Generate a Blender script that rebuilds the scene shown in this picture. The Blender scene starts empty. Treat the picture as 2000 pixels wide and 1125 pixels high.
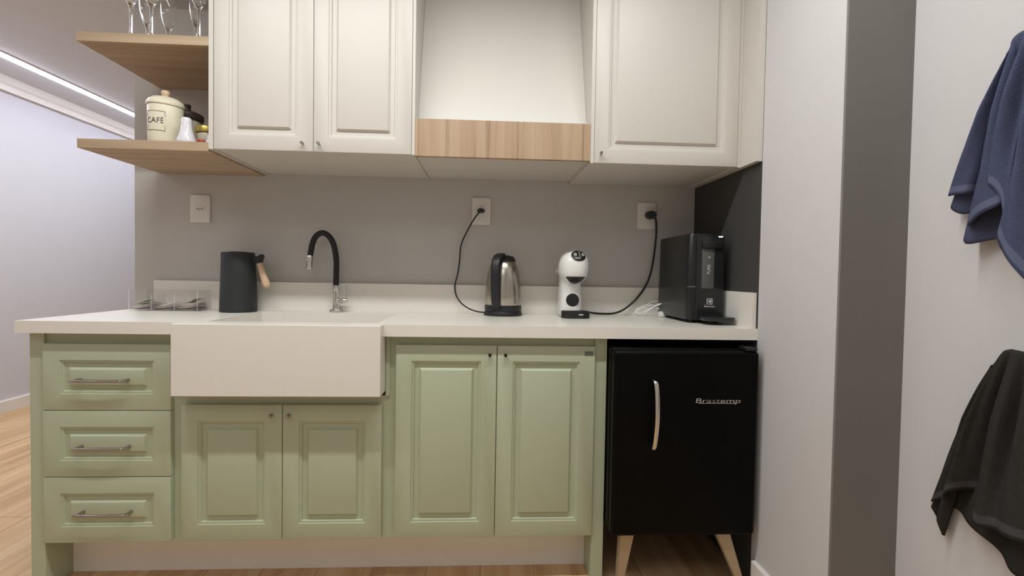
import bpy, bmesh, math, random
from mathutils import Vector, Matrix
random.seed(7)
D = bpy.data
scn = bpy.context.scene
COL = scn.collection

# ------------------------------------------------------------------ camera, world, light, exposure
YAW, PIT, ROL, FPX = .0548, -.0264, .0167, 985.0
f = Vector((math.sin(YAW)*math.cos(PIT), math.cos(YAW)*math.cos(PIT), math.sin(PIT)))
r = Vector((math.cos(YAW), -math.sin(YAW), 0)); u = r.cross(f)
r2 = r*math.cos(ROL)+u*math.sin(ROL); u2 = -r*math.sin(ROL)+u*math.cos(ROL)
cam = D.cameras.new('camera'); co = D.objects.new('camera', cam); COL.objects.link(co)
m = Matrix((r2, u2, -f)).transposed().to_4x4(); m.translation = Vector((0, -2.2, 1.0513))
co.matrix_world = m
cam.sensor_width = 36; cam.lens = 36*FPX/2000; cam.clip_start = .02
scn.camera = co

w = D.worlds.new('world'); scn.world = w; w.use_nodes = True
bg = w.node_tree.nodes['Background']; bg.inputs[0].default_value = (.95, .98, 1, 1); bg.inputs[1].default_value = .1

def area(name, loc, rot, sx, sy, power, col, spread=math.pi):
    l = D.lights.new(name, 'AREA'); l.shape = 'RECTANGLE'; l.size = sx; l.size_y = sy
    l.energy = power; l.color = col; l.spread = spread
    o = D.objects.new(name, l); o.location = loc; o.rotation_euler = rot; COL.objects.link(o); return o
area('kitchen_ceiling_light', (-.3, -1.17, 2.375), (0, 0, 0), 2.0, .05, 28.5, (.97, 1, .985), 3.0)
area('room_fill_light', (-.6, -2.5, 2.37), (0, 0, 0), 1.6, .8, 10, (.98, 1, .99))  # added soft fill to lift the shadows, no such lamp known
area('side_room_light', (-2.4, 1.3, 2.37), (0, 0, 0), .6, 3.2, 38, (.95, .98, 1))

vs = scn.view_settings
vs.view_transform = 'Standard'; vs.look = 'None'; vs.gamma = 1; vs.use_curve_mapping = False; vs.exposure = 0.0
try: scn.cycles.transparent_max_bounces = 32
except AttributeError: pass

# ------------------------------------------------------------------ materials
def lin(c):
    if isinstance(c, str):
        c = [int(c[i:i+2], 16)/255 for i in (0, 2, 4)]
        c = [x/12.92 if x <= .04045 else ((x+.055)/1.055)**2.4 for x in c]
    return (*c[:3], 1)
def mat(name, color, rough=.5, metal=0, var=.04, nscale=8, bump=0, bscale=200, spec=.5, coat=0, stretch=None):
    mt = D.materials.new(name); mt.use_nodes = True; nt = mt.node_tree; b = nt.nodes['Principled BSDF']
    c = lin(color)
    tc = nt.nodes.new('ShaderNodeTexCoord')
    mp = nt.nodes.new('ShaderNodeMapping'); nt.links.new(tc.outputs['Object'], mp.inputs[0])
    if stretch: mp.inputs['Scale'].default_value = stretch
    n = nt.nodes.new('ShaderNodeTexNoise'); n.inputs['Scale'].default_value = nscale; n.inputs['Detail'].default_value = 4
    nt.links.new(mp.outputs[0], n.inputs['Vector'])
    mx = nt.nodes.new('ShaderNodeMix'); mx.data_type = 'RGBA'
    mx.inputs[6].default_value = (*[x*(1-var) for x in c[:3]], 1)
    mx.inputs[7].default_value = (*[min(1, x*(1+var)) for x in c[:3]], 1)
    nt.links.new(n.outputs[0], mx.inputs[0]); nt.links.new(mx.outputs[2], b.inputs['Base Color'])
    b.inputs['Roughness'].default_value = rough; b.inputs['Metallic'].default_value = metal
    b.inputs['Specular IOR Level'].default_value = spec; b.inputs['Coat Weight'].default_value = coat
    if bump:
        n2 = nt.nodes.new('ShaderNodeTexNoise'); n2.inputs['Scale'].default_value = bscale
        nt.links.new(mp.outputs[0], n2.inputs['Vector'])
        bp = nt.nodes.new('ShaderNodeBump'); bp.inputs['Strength'].default_value = bump; bp.inputs['Distance'].default_value = .002
        nt.links.new(n2.outputs[0], bp.inputs['Height']); nt.links.new(bp.outputs[0], b.inputs['Normal'])
    return mt
def wood(name, c1, c2, c3, axis='Z', rough=.5, scale=1.0, planks=None, streak=0):
    """grain runs along axis (object space = world space)"""
    mt = D.materials.new(name); mt.use_nodes = True; nt = mt.node_tree; N = nt.nodes.new; L = nt.links.new
    b = nt.nodes['Principled BSDF']; tc = N('ShaderNodeTexCoord'); mp = N('ShaderNodeMapping')
    s = {'X': (.7, 14, 14), 'Y': (14, .7, 14), 'Z': (14, 14, .7)}[axis]
    mp.inputs['Scale'].default_value = [x*scale for x in s]
    L(tc.outputs['Object'], mp.inputs[0])
    n = N('ShaderNodeTexNoise'); n.inputs['Scale'].default_value = 2.0; n.inputs['Detail'].default_value = 6; n.inputs['Distortion'].default_value = .6
    L(mp.outputs[0], n.inputs['Vector'])
    cr = N('ShaderNodeValToRGB'); cr.color_ramp.elements[0].position = .32; cr.color_ramp.elements[0].color = lin(c1)
    cr.color_ramp.elements[1].position = .68; cr.color_ramp.elements[1].color = lin(c3)
    e = cr.color_ramp.elements.new(.5); e.color = lin(c2)
    L(n.outputs[0], cr.inputs[0]); out = cr.outputs[0]
    if planks:
        mp2 = N('ShaderNodeMapping'); mp2.inputs['Rotation'].default_value = (0, 0, math.pi/2); L(tc.outputs['Object'], mp2.inputs[0])
        br = N('ShaderNodeTexBrick'); br.inputs['Scale'].default_value = 1; br.inputs['Brick Width'].default_value = 1.2; br.inputs['Row Height'].default_value = .19
        br.inputs['Mortar Size'].default_value = .0015; br.inputs['Color1'].default_value = (1, 1, 1, 1); br.inputs['Color2'].default_value = (.82, .8, .78, 1); br.inputs['Mortar'].default_value = (.45, .4, .36, 1)
        L(mp2.outputs[0], br.inputs['Vector'])
        mx = N('ShaderNodeMix'); mx.data_type = 'RGBA'; mx.blend_type = 'MULTIPLY'; mx.inputs[0].default_value = 1
        L(out, mx.inputs[6]); L(br.outputs[0], mx.inputs[7]); out = mx.outputs[2]
    if streak:
        mp3 = N('ShaderNodeMapping'); mp3.inputs['Scale'].default_value = [x*scale*(2.2 if x > 1 else .5) for x in s]; L(tc.outputs['Object'], mp3.inputs[0])
        n3 = N('ShaderNodeTexNoise'); n3.inputs['Scale'].default_value = 1.6; n3.inputs['Detail'].default_value = 3; n3.inputs['Distortion'].default_value = 1.2; L(mp3.outputs[0], n3.inputs['Vector'])
        c3_ = N('ShaderNodeValToRGB'); c3_.color_ramp.elements[0].position = .34; c3_.color_ramp.elements[0].color = (.62, .57, .52, 1); c3_.color_ramp.elements[1].position = .42; c3_.color_ramp.elements[1].color = (1, 1, 1, 1)
        L(n3.outputs[0], c3_.inputs[0]); mx3 = N('ShaderNodeMix'); mx3.data_type = 'RGBA'; mx3.blend_type = 'MULTIPLY'; mx3.inputs[0].default_value = .8
        L(out, mx3.inputs[6]); L(c3_.outputs[0], mx3.inputs[7]); out = mx3.outputs[2]
    L(out, b.inputs['Base Color']); b.inputs['Roughness'].default_value = rough
    bp = N('ShaderNodeBump'); bp.inputs['Strength'].default_value = .08; bp.inputs['Distance'].default_value = .001
    L(n.outputs[0], bp.inputs['Height']); L(bp.outputs[0], b.inputs['Normal'])
    return mt
def glass(name, color=(1, 1, 1), rough=0, ior=1.45):
    mt = D.materials.new(name); mt.use_nodes = True; b = mt.node_tree.nodes['Principled BSDF']
    b.inputs['Base Color'].default_value = (*color, 1); b.inputs['Transmission Weight'].default_value = 1
    b.inputs['Roughness'].default_value = rough; b.inputs['IOR'].default_value = ior
    return mt
def clear(name, lo=.015, hi=.09):
    mt = D.materials.new(name); mt.use_nodes = True; nt = mt.node_tree; N = nt.nodes.new; L = nt.links.new
    b = nt.nodes['Principled BSDF']; b.inputs['Base Color'].default_value = (.95, .93, .91, 1); b.inputs['Roughness'].default_value = .08
    t = N('ShaderNodeBsdfTransparent'); t.inputs[0].default_value = (.97, .97, .97, 1)
    lw = N('ShaderNodeLayerWeight'); lw.inputs[0].default_value = .35
    mr = N('ShaderNodeMapRange'); mr.inputs[3].default_value = lo; mr.inputs[4].default_value = hi; L(lw.outputs['Facing'], mr.inputs[0])
    mx = N('ShaderNodeMixShader'); L(mr.outputs[0], mx.inputs[0]); L(t.outputs[0], mx.inputs[1]); L(b.outputs[0], mx.inputs[2])
    L(mx.outputs[0], nt.nodes['Material Output'].inputs[0]); return mt
def emis(name, color, s):
    mt = D.materials.new(name); mt.use_nodes = True; b = mt.node_tree.nodes['Principled BSDF']
    b.inputs['Base Color'].default_value = (*color, 1)
    b.inputs['Emission Color'].default_value = (*color, 1); b.inputs['Emission Strength'].default_value = s
    return mt

M = dict(
 grey=mat('grey_wall_paint', 'bebab4', .85, bump=.12, bscale=260, var=.03),
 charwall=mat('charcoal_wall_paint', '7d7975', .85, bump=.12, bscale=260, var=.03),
 nichewall=mat('shade_darkened_niche_paint', '3c3a38', .85, bump=.12, bscale=260, var=.03),  # dark paint deepened further, so the colour carries the shade on this wall
 pale=mat('pale_wall_paint', 'cbc8c8', .85, bump=.12, bscale=260, var=.02),
 ceil=mat('ceiling_paint', 'dddfe4', .9, var=.02),
 coolpale=mat('cool_light_tinted_wall_paint', 'd0cfd6', .85, bump=.12, bscale=260, var=.02),  # pale paint with the side room's cool light put in as a bluish tint
 trim=mat('white_trim_paint', 'e9e4dc', .5, var=.02),
 floor=wood('floor_laminate', 'c09a6e', 'd0ab7f', 'dcbc94', 'Y', .42, .8, planks=True),
 green=mat('sage_green_lacquer', 'b3bba0', .42, var=.015, nscale=3),
 cream=mat('cream_lacquer', 'cdc8c0', .45, var=.012, nscale=3),
 quartz=mat('white_quartz', 'e6e1d8', .28, var=.03, nscale=140),
 kick=mat('plinth_paint', 'f0ebe2', .6, var=.02),
 oakx=wood('oak_shelf_board', 'a08a70', 'ad977c', 'b9a388', 'X', .5, 1),
 oakz=wood('oak_fascia_board', 'a58a6f', 'ad9277', 'b49b81', 'Z', .5, 1.0, streak=1),
 black=mat('black_plastic', '17181a', .45, var=.05),
 blackmatt=mat('matt_black_coating', '232627', .6, var=.06, bump=.05, bscale=500),
 rubber=mat('black_rubber_hose', '101113', .55, var=.05),
 chrome=mat('chrome', 'd8d6d2', .12, 1, var=.01),
 nickel=mat('brushed_nickel', 'a8a49c', .32, 1, var=.03),
 darkmetal=mat('dark_metal_knob', '3a3a3a', .35, 1, var=.03),
 steel=mat('brushed_steel', 'b9b3a8', .26, 1, var=.1, nscale=6, stretch=(60, 60, .5)),
 fridge=mat('black_fridge_enamel', '020202', .45, var=.1, spec=.12),
 beech=wood('beech_handle', 'cdab8a', 'd9b999', 'e0c4a6', 'Z', .5, 2),
 legwood=mat('champagne_leg_finish', 'b3a188', .4, .35, var=.04),
 white=mat('white_plastic', 'e8e6e2', .3, var=.01),
 whiteplate=mat('white_outlet_plastic', 'dcd7cf', .4, var=.01),
 ceramic=mat('cream_ceramic', 'd9d2bb', .35, var=.03, nscale=20),
 porcelain=mat('white_porcelain', 'dcdadf', .12, var=.01, coat=.5),
 ink=mat('dark_print', '4b443a', .6, var=.02),
 darklid=mat('dark_brown_lid', '33261f', .4, var=.1, nscale=20),
 gold=mat('gold_lid', 'b29a4e', .35, .6, var=.05),
 red=mat('red_glaze', 'a8402f', .25, var=.05),
 jarglass=mat('jar_cream_glaze', 'b9b09a', .3, var=.05),
 navy=mat('navy_terry', '4b5069', .95, var=.14, nscale=60, bump=.9, bscale=520, spec=.1),
 navyhem=mat('navy_hem_band', '5e617b', .9, var=.05, spec=.1),
 charcoal=mat('charcoal_terry', '353331', .95, var=.2, nscale=60, bump=.9, bscale=520, spec=.1),
 charhem=mat('charcoal_hem_band', '454444', .9, var=.05, spec=.1),
 purif=mat('smoked_black_plastic', '161718', .3, var=.03),
 purif2=mat('smoked_panel', '202224', .22, var=.03),
 recess=mat('grey_spout_recess', '565757', .35, var=.05),
 logo=mat('pale_logo_print', 'd4d2cc', .4, var=0),
 led=emis('cool_led_diffuser', (.86, .87, 1), 20),
 ledw=emis('white_indicator_led', (1, 1, 1), 4),
 glass=glass('clear_glass'), acrylic=clear('clear_acrylic'), acryledge=clear('acrylic_polished_edge', .35, .5),
 sach1=mat('pinkish_paper', 'e3c8bc', .6, var=.1, nscale=60), sach2=mat('pale_green_paper', '8f9270', .6, var=.2, nscale=60),
 sach3=mat('shade_brown_paper', '6f5648', .6, var=.1, nscale=60), sach4=mat('cream_paper', 'e2d8cb', .6, var=.05, nscale=60),  # the brown stands in for shade beneath the upper sachets
 grey_print=mat('grey_label', '6a6f68', .5, var=.02),
)

# ------------------------------------------------------------------ builders
def link(name, me, m, parent=None, smooth=None):
    if isinstance(m, (list, tuple)):
        for x in m: me.materials.append(x)
    else: me.materials.append(m)
    o = D.objects.new(name, me); COL.objects.link(o)
    if parent: o.parent = parent
    if smooth is not None:
        for p in me.polygons: p.use_smooth = True
        if smooth: me.set_sharp_from_angle(angle=math.radians(smooth))
    return o
def obj(name, bm, m, parent=None, smooth=None):
    bmesh.ops.recalc_face_normals(bm, faces=bm.faces)
    me = D.meshes.new(name); bm.to_mesh(me); bm.free()
    return link(name, me, m, parent, smooth)
def box(bm, x0, x1, y0, y1, z0, z1, bev=0, seg=2):
    b = bmesh.new(); bmesh.ops.create_cube(b, size=1)
    for v in b.verts: v.co = Vector((x0+(v.co.x+.5)*(x1-x0), y0+(v.co.y+.5)*(y1-y0), z0+(v.co.z+.5)*(z1-z0)))
    if bev: bmesh.ops.bevel(b, geom=b.edges[:], offset=bev, segments=seg, profile=.5, affect='EDGES')
    join(bm, b); return bm
def join(bm, b):
    vm = {v: bm.verts.new(v.co) for v in b.verts}
    for fc in b.faces:
        try: nf = bm.faces.new([vm[v] for v in fc.verts]); nf.material_index = fc.material_index
        except ValueError: pass
    b.free()
def B(*a, bev=0, seg=2): return box(bmesh.new(), *a, bev=bev, seg=seg)
def lathe(bm, prof, c, n=40, axis='Z', sx=1, sy=1):
    """prof: list of (radius, height); closed with caps when radius is 0"""
    rings = []
    for (R, h) in prof:
        if R < 1e-6: rings.append([bm.verts.new((0, 0, h))]); continue
        rings.append([bm.verts.new((R*sx*math.cos(2*math.pi*i/n), R*sy*math.sin(2*math.pi*i/n), h)) for i in range(n)])
    vs_ = [v for rg in rings for v in rg]
    for a, b in zip(rings, rings[1:]):
        if len(a) == 1 and len(b) == 1: continue
        for i in range(n):
            j = (i+1) % n
            if len(a) == 1: bm.faces.new((a[0], b[i], b[j]))
            elif len(b) == 1: bm.faces.new((a[i], a[j], b[0]))
            else: bm.faces.new((a[i], a[j], b[j], b[i]))
    for v in vs_:
        x, y, z = v.co
        if axis == 'Y': x, y, z = x, -z, y
        elif axis == 'X': x, y, z = z, x, y
        v.co = Vector((x, y, z))+Vector(c)
    return vs_
def spline(pts, n=8):
    P = [Vector(p) for p in pts]; P = [P[0]*2-P[1]]+P+[P[-1]*2-P[-2]]; out = []
    for i in range(1, len(P)-2):
        a, b, c, d = P[i-1:i+3]
        for k in range(n):
            t = k/n
            out.append(.5*((2*b)+(c-a)*t+(2*a-5*b+4*c-d)*t*t+(3*b-a-3*c+d)*t**3))
    out.append(P[-2]); return out
def tube(bm, path, rad, n=12, caps=True, flat=None):
    path = [Vector(p) for p in path]; rings = []
    t = (path[1]-path[0]).normalized(); nrm = t.orthogonal().normalized()
    for i, p in enumerate(path):
        a = path[max(0, i-1)]; b = path[min(len(path)-1, i+1)]; t2 = (b-a).normalized()
        q = t.rotation_difference(t2); nrm = (q @ nrm).normalized(); t = t2; bn = t.cross(nrm)
        R = rad[i] if isinstance(rad, (list, tuple)) else rad
        rings.append([bm.verts.new(p+(nrm*math.cos(2*math.pi*k/n)+bn*math.sin(2*math.pi*k/n))*R) for k in range(n)])
    for a, b in zip(rings, rings[1:]):
        for k in range(n): bm.faces.new((a[k], a[(k+1) % n], b[(k+1) % n], b[k]))
    if caps:
        bm.faces.new(rings[0][::-1]); bm.faces.new(rings[-1])
    return bm
def prism(bm, poly, axis, a, b):
    """poly in the other two axes, extruded from a to b along axis"""
    def P(p, t): return {'X': (t, p[0], p[1]), 'Y': (p[0], t, p[1]), 'Z': (p[0], p[1], t)}[axis]
    A = [bm.verts.new(P(p, a)) for p in poly]; Bv = [bm.verts.new(P(p, b)) for p in poly]
    bm.faces.new(A[::-1]); bm.faces.new(Bv); n = len(poly)
    for i in range(n): bm.faces.new((A[i], A[(i+1) % n], Bv[(i+1) % n], Bv[i]))
    return bm
def text_bm(s, size, extrude=.0006, shear=0, spacing=1.0, bold=0):
    c = D.curves.new('t', 'FONT'); c.body = s; c.size = size; c.extrude = extrude; c.shear = shear; c.space_character = spacing; c.offset = bold
    c.align_x = 'CENTER'; c.align_y = 'CENTER'
    o = D.objects.new('t', c); COL.objects.link(o); dg = bpy.context.evaluated_depsgraph_get()
    me = D.meshes.new_from_object(o.evaluated_get(dg)); bm = bmesh.new(); bm.from_mesh(me)
    D.objects.remove(o); D.curves.remove(c); D.meshes.remove(me); return bm
def face_front(bm, loc, rot=None):
    """text lies in XY facing +Z: stand it up to face -Y"""
    R = Matrix.Rotation(math.pi/2, 4, 'X')
    if rot: R = rot @ R
    for v in bm.verts: v.co = (R @ v.co)+Vector(loc)
    return bm
def empty(name, loc):
    o = D.objects.new(name, None); o.empty_display_size = .05; COL.objects.link(o); o.location = loc; return o
def thing(name, label, cat, loc, group=None):
    o = empty(name, loc); tag(o, label, cat, group); return o
def tag(o, label, cat, group=None, kind=None):
    o['label'] = label; o['category'] = cat
    if group: o['group'] = group
    if kind: o['kind'] = kind
    return o
def part(name, bm, m, parent, smooth=None, label=None):
    """mesh given in world coordinates, child of parent"""
    off = Vector((0, 0, 0)); p = parent
    while p: off += p.location; p = p.parent
    for v in bm.verts: v.co -= off
    o = obj(name, bm, m, parent, smooth)
    if label: o['label'] = label
    return o
def struct(name, bm, m, label, cat):
    o = obj(name, bm, m); o['kind'] = 'structure'; o['label'] = label; o['category'] = cat; return o

def raised_panel(x0, x1, z0, z1, yf, th=.019, ins=.053, top_ins=None):
    """cabinet front facing -Y with moulded groove and raised field"""
    bm = bmesh.new()
    rings = [(0, th), (0, .0025), (.0007, .0008), (.0025, 0), (ins-.0006, 0), (ins+.0008, .0034), (ins+.0068, .0040), (ins+.0100, .0100), (ins+.0240, .0100), (ins+.0305, .0014), (ins+.0325, .0008)]
    ti = ins if top_ins is None else top_ins; R = []
    for d, y in rings:
        k = d if d < .01 else d
        R.append([bm.verts.new(p) for p in ((x0+k, yf+y, z0+k), (x1-k, yf+y, z0+k), (x1-k, yf+y, z1-k), (x0+k, yf+y, z1-k))])
    bm.faces.new(R[0])
    for a, b in zip(R, R[1:]):
        for i in range(4): bm.faces.new((a[i], a[(i+1) % 4], b[(i+1) % 4], b[i]))
    bm.faces.new(R[-1]); return bm
def knob(x, z, yf, m, parent, R=.006, L=.022):
    bm = bmesh.new()
    lathe(bm, [(0, 0), (R*.62, 0), (R*.62, L*.45), (R, L*.5), (R, L*.94), (R*.85, L), (0, L)], (x, yf, z), 20, 'Y')
    return part('knob', bm, m, parent, 40)

# ------------------------------------------------------------------ setting
XR, XT, ZC = .9258, 1.106, .8825
CZ = 2.4
struct('floor', B(-3.6, 1.4, -3.4, 4.2, -.1, 0), M['floor'], 'light wood laminate floor with lengthwise planks', 'floor')
struct('ceiling', B(-3.6, 1.4, -3.4, 4.2, CZ, CZ+.1), M['ceil'], 'pale painted ceiling carrying the LED strip', 'ceiling')
struct('wall_back', B(-1.4648, 1.2, 0, .12, 0, CZ), M['grey'], 'grey painted wall behind the kitchen counter', 'wall')
struct('wall_left', B(-3.56, -3.4335, -3.3, 4.1, 0, CZ), M['coolpale'], 'pale wall far left beyond the counter end', 'wall')
struct('wall_far', B(-3.56, 1.2, 4.0, 4.12, 0, CZ), M['pale'], 'pale wall at the far end of the side room', 'wall')
struct('wall_niche', B(XR, XT, -.545, .0, 0, CZ), M['nichewall'], 'niche side wall in shade-darkened grey right of the counter', 'wall')
struct('wall_right', B(XR, XT, -.925, -.545, 0, CZ), M['pale'], 'pale wall strip right of the fridge', 'wall')
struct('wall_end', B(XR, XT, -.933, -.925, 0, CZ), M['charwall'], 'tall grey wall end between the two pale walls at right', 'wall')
struct('wall_towel', B(XT, XT+.12, -3.3, -.925, 0, CZ), M['pale'], 'pale wall at far right behind the towels', 'wall')
struct('wall_rear', B(-3.56, XT+.12, -3.42, -3.3, 0, CZ), M['pale'], 'pale wall behind the viewer', 'wall')
bm = bmesh.new(); prism(bm, [(-3.4335, 0), (-3.4185, 0), (-3.4185, .082), (-3.4225, .09), (-3.4335, .09)], 'Y', -2.9, 4.0)
struct('baseboard_left', bm, M['trim'], 'white baseboard along the pale left wall', 'baseboard')
bm = bmesh.new(); prism(bm, [(XR, 0), (XR-.014, 0), (XR-.014, .098), (XR-.011, .102), (XR, .102)], 'Y', -.933, -.572)
struct('baseboard_right', bm, M['trim'], 'white baseboard at the foot of the pale wall beside the fridge', 'baseboard')
bm = bmesh.new()
prism(bm, [(-3.4335, 2.293), (-3.405, 2.295), (-3.405, 2.312), (-3.41, 2.318), (-3.408, 2.335), (-3.398, 2.35), (-3.398, CZ), (-3.4335, CZ)], 'Y', -2.9, 4.0)
struct('trim_1', bm, M['trim'], 'white cornice at the top of the pale left wall', 'cornice')
led = thing('led_strip', 'long glowing cool white LED strip in the ceiling at upper left', 'light', (-3.08, .5, CZ))
bm = B(-3.115, -3.105, -2.7, 3.9, CZ-.006, CZ-.0005); box(bm, -3.055, -3.045, -2.7, 3.9, CZ-.006, CZ-.0005)
part('profile', bm, M['trim'], led)
bm = bmesh.new(); prism(bm, [(-3.08+.025*math.cos(math.pi*k/10), CZ-.0005-.02*math.sin(math.pi*k/10)) for k in range(11)], 'Y', -2.7, 3.9)
part('diffuser', bm, M['led'], led, 30)

# ------------------------------------------------------------------ base cabinets
YD = -.521            # front plane of doors and drawers
YF = YD+.0195         # carcass front
def pull(x0, x1, z, parent):
    bm = bmesh.new()
    y = YD-.028; zz = z
    tube(bm, spline([(x0+.012, YD+.007, zz), (x0+.010, YD-.014, zz), (x0+.016, y, zz), (x0+.034, y-.001, zz), ((x0+x1)/2, y-.003, zz), (x1-.034, y-.001, zz), (x1-.016, y, zz), (x1-.010, YD-.014, zz), (x1-.012, YD+.007, zz)], 6), .0052, 10)
    for s, x in ((1, x0), (-1, x1)): tube(bm, [(x-s*.002, y+.001, zz), (x+s*.022, y, zz)], [.0042, .0056], 10)
    return part('handle', bm, M['nickel'], parent, 50, 'slim brushed metal bar handle')

dc = thing('drawer_cabinet', 'sage green base cabinet with three drawers at the left end of the counter', 'cabinet', (-1.2, -.26, 0))
part('end_panel', B(-1.4491, -1.405, -.512, -.004, 0.0004, ZC-.0398, bev=.0015), M['green'], dc)
bm = B(-1.405, -1.0, YF, -.004, .16, ZC-.0398); part('carcass', bm, M['green'], dc)
zs = [(.5935, .8072), (.3775, .5918), (.162, .3757)]
for (a, b), hz, hx in zip(zs, (.693, .477, .264), ((-1.297, -1.128), (-1.294, -1.125), (-1.290, -1.121))):
    d = part('drawer', raised_panel(-1.4035, -1.0085, a, b, YD), M['green'], dc, 30)
    pull(*hx, hz, d)

sc = thing('sink_cabinet', 'sage green two-door base cabinet under the farmhouse sink', 'cabinet', (-.655, -.26, 0))
bm = B(-1.0, -.31, YF, -.004, .16, .64); box(bm, -1.0, -.9685, YF-.006, -.30, .64, ZC-.0398); box(bm, -.3235, -.31, YF-.006, -.30, .64, ZC-.0398)
part('carcass', bm, M['green'], sc)
for x0, x1, kx in ((-.976, -.6555, -.687), (-.6535, -.333, -.631)):
    d = part('door', raised_panel(x0, x1, .165, .612, YD), M['green'], sc, 30); knob(kx, .58, YD, M['nickel'], d)

rc = thing('base_cabinet', 'sage green two-door base cabinet between the sink and the black fridge', 'cabinet', (.06, -.26, 0))
part('carcass', B(-.31, .3788, YF, -.004, .16, ZC-.0398), M['green'], rc)
part('end_panel', B(.3788, .4199, -.512, -.004, 0.0004, ZC-.0398, bev=.0015), M['green'], rc)
for i, (x0, x1, kx) in enumerate(((-.2888, .0452, .022), (.0472, .3780, .074))):
    d = part('door', raised_panel(x0, x1, .166, .813, YD), M['green'], rc, 30); knob(kx, .783, YD, M['darkmetal'], d, .0055, .016)
    if i: part('maker_plate', B(.341, .371, YD-.0012, YD+.001, .782, .797, bev=.0008), M['grey_print'], d, None, 'small grey plate in the top right corner')

pl = obj('plinth', B(-1.4045, .3783, -.4025, -.385, 0, .1595), M['kick'])
tag(pl, 'beige recessed plinth running under the green base cabinets', 'plinth')

# ------------------------------------------------------------------ countertop
ct = thing('countertop', 'white quartz countertop with integrated farmhouse sink and backsplash', 'countertop', (-.27, -.27, ZC))
zt, zb = ZC-.0004, ZC-.0392
# one closed slab outline with the basin opening
bm = bmesh.new()
def quadbox(x0, x1, y0, y1): box(bm, x0, x1, y0, y1, zb, zt)
quadbox(-1.4648, -.967, -.5458, -.0008); quadbox(-.325, XR-.0006, -.5458, -.0008); quadbox(-.967, -.325, -.09, -.0008)
quadbox(-.967, -.907, -.5458, -.09); quadbox(-.356, -.325, -.5458, -.09)
bmesh.ops.remove_doubles(bm, verts=bm.verts, dist=1e-5)
part('slab', bm, M['quartz'], ct)
bm = bmesh.new()
box(bm, -.967, -.325, -.5903, -.499, .6557, ZC, bev=.002)            # apron
box(bm, -.917, -.346, -.50, -.08, .655, .668); box(bm, -.919, -.907, -.499, -.08, .66, zb); box(bm, -.356, -.344, -.499, -.08, .66, zb); box(bm, -.919, -.344, -.09, -.08, .66, zb)
part('sink_basin', bm, M['quartz'], ct)
part('backsplash', B(-1.378, XR-.018, -.018, -.0005, ZC-.0004, 1.0035, bev=.001), M['quartz'], ct)
part('side_splash', B(XR-.018, XR-.0005, -.535, -.0005, ZC-.0004, 1.0035, bev=.001), M['quartz'], ct)
bm = bmesh.new(); lathe(bm, [(0, .672), (.028, .672), (.034, .669), (.036, .668)], (-.63, -.27, 0), 32)
part('drain', bm, M['chrome'], ct, 40)

# ------------------------------------------------------------------ upper cabinets
YU, ZL, ZR, ZTOP = -.4374, 1.4585, 1.4485, 2.3
ul = thing('wall_cabinet', 'cream two-door wall cabinet above the sink beside the open shelves', 'cabinet', (-.59, -.2, ZL))
bm = B(-.934, -.9195, YU, -.001, ZL-.001, ZTOP); box(bm, -.2565, -.2468, YU, -.001, ZL-.001, ZTOP); box(bm, -.9195, -.2565, YU+.021, -.001, ZL+.003, ZL+.02); box(bm, -.9195, -.2565, YU+.021, -.001, ZTOP-.018, ZTOP); box(bm, -.9195, -.2565, -.01, -.001, ZL+.02, ZTOP-.018)
part('body', bm, M['cream'], ul)
for x0, x1, kx in ((-.918, -.5902, -.622), (-.5886, -.2580, -.568)):
    d = part('door', raised_panel(x0, x1, ZL, ZTOP-.03, YU, ins=.050), M['cream'], ul, 30); knob(kx, ZL+.026, YU, M['nickel'], d, .0052, .02)
ur = thing('wall_cabinet', 'cream single-door wall cabinet above the water purifier at right', 'cabinet', (.63, -.2, ZR))
bm = B(.3643, .3765, YU, -.001, ZR-.001, ZTOP); box(bm, .8945, .9045, YU+.004, -.001, ZR-.001, ZTOP); box(bm, .3765, .8945, YU+.021, -.001, ZR+.003, ZR+.02); box(bm, .3765, .8945, YU+.021, -.001, ZTOP-.018, ZTOP); box(bm, .3765, .8945, -.01, -.001, ZR+.02, ZTOP-.018)
part('body', bm, M['cream'], ur)
d = part('door', raised_panel(.3778, .8930, ZR, ZTOP-.03, YU, ins=.049), M['cream'], ur, 30); knob(.400, ZR+.032, YU, M['nickel'], d, .0052, .02)
part('filler_panel', B(.9050, XR-.0005, -.5435, -.001, ZR-.002, ZTOP), M['cream'], ur)

hd = thing('range_hood_cover', 'cream sloped hood cover with oak fascia board between the wall cabinets', 'hood', (.06, -.2, 1.457))
HX0, HX1 = -.2463, .3638
part('fascia', B(HX0, HX1, YU-.001, YU+.019, 1.4545, 1.583, bev=.001), M['oakz'], hd, None, 'oak fascia board with vertical grain')
part('bottom_panel', B(HX0, HX1, YU+.019, -.001, 1.463, 1.480), M['cream'], hd)
bm = B(HX0, HX1, YU+.019, YU+.034, 1.480, 1.5895)
prism(bm, [(YU+.034, 1.55), (YU+.034, 1.565), (-.365, 1.575), (-.15, 2.22), (-.135, 2.22), (-.352, 1.55)], 'X', HX0, HX1)
part('sloped_panel', bm, M['cream'], hd)
part('chimney_box', B(HX0, HX1, -.15, -.001, 2.19, ZTOP), M['cream'], hd)

# ------------------------------------------------------------------ open shelves
def shelf(z, th, label, x1=-.9345):
    bm = B(-1.3579, x1, YU, -.001, z, z+th, bev=.001)
    o = obj('wall_shelf', bm, M['oakx']); return tag(o, label, 'shelf', 'open oak shelves at the left')
S1, S2, S3 = 1.4495, 1.8004, 2.222
TH = .0307
shelf(S1, TH, 'lower oak shelf holding the cream coffee canister')
shelf(S2, TH, 'middle oak shelf holding the clear stemmed glasses')
shelf(S3, TH, 'topmost oak shelf high above the stemmed glasses')

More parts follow.
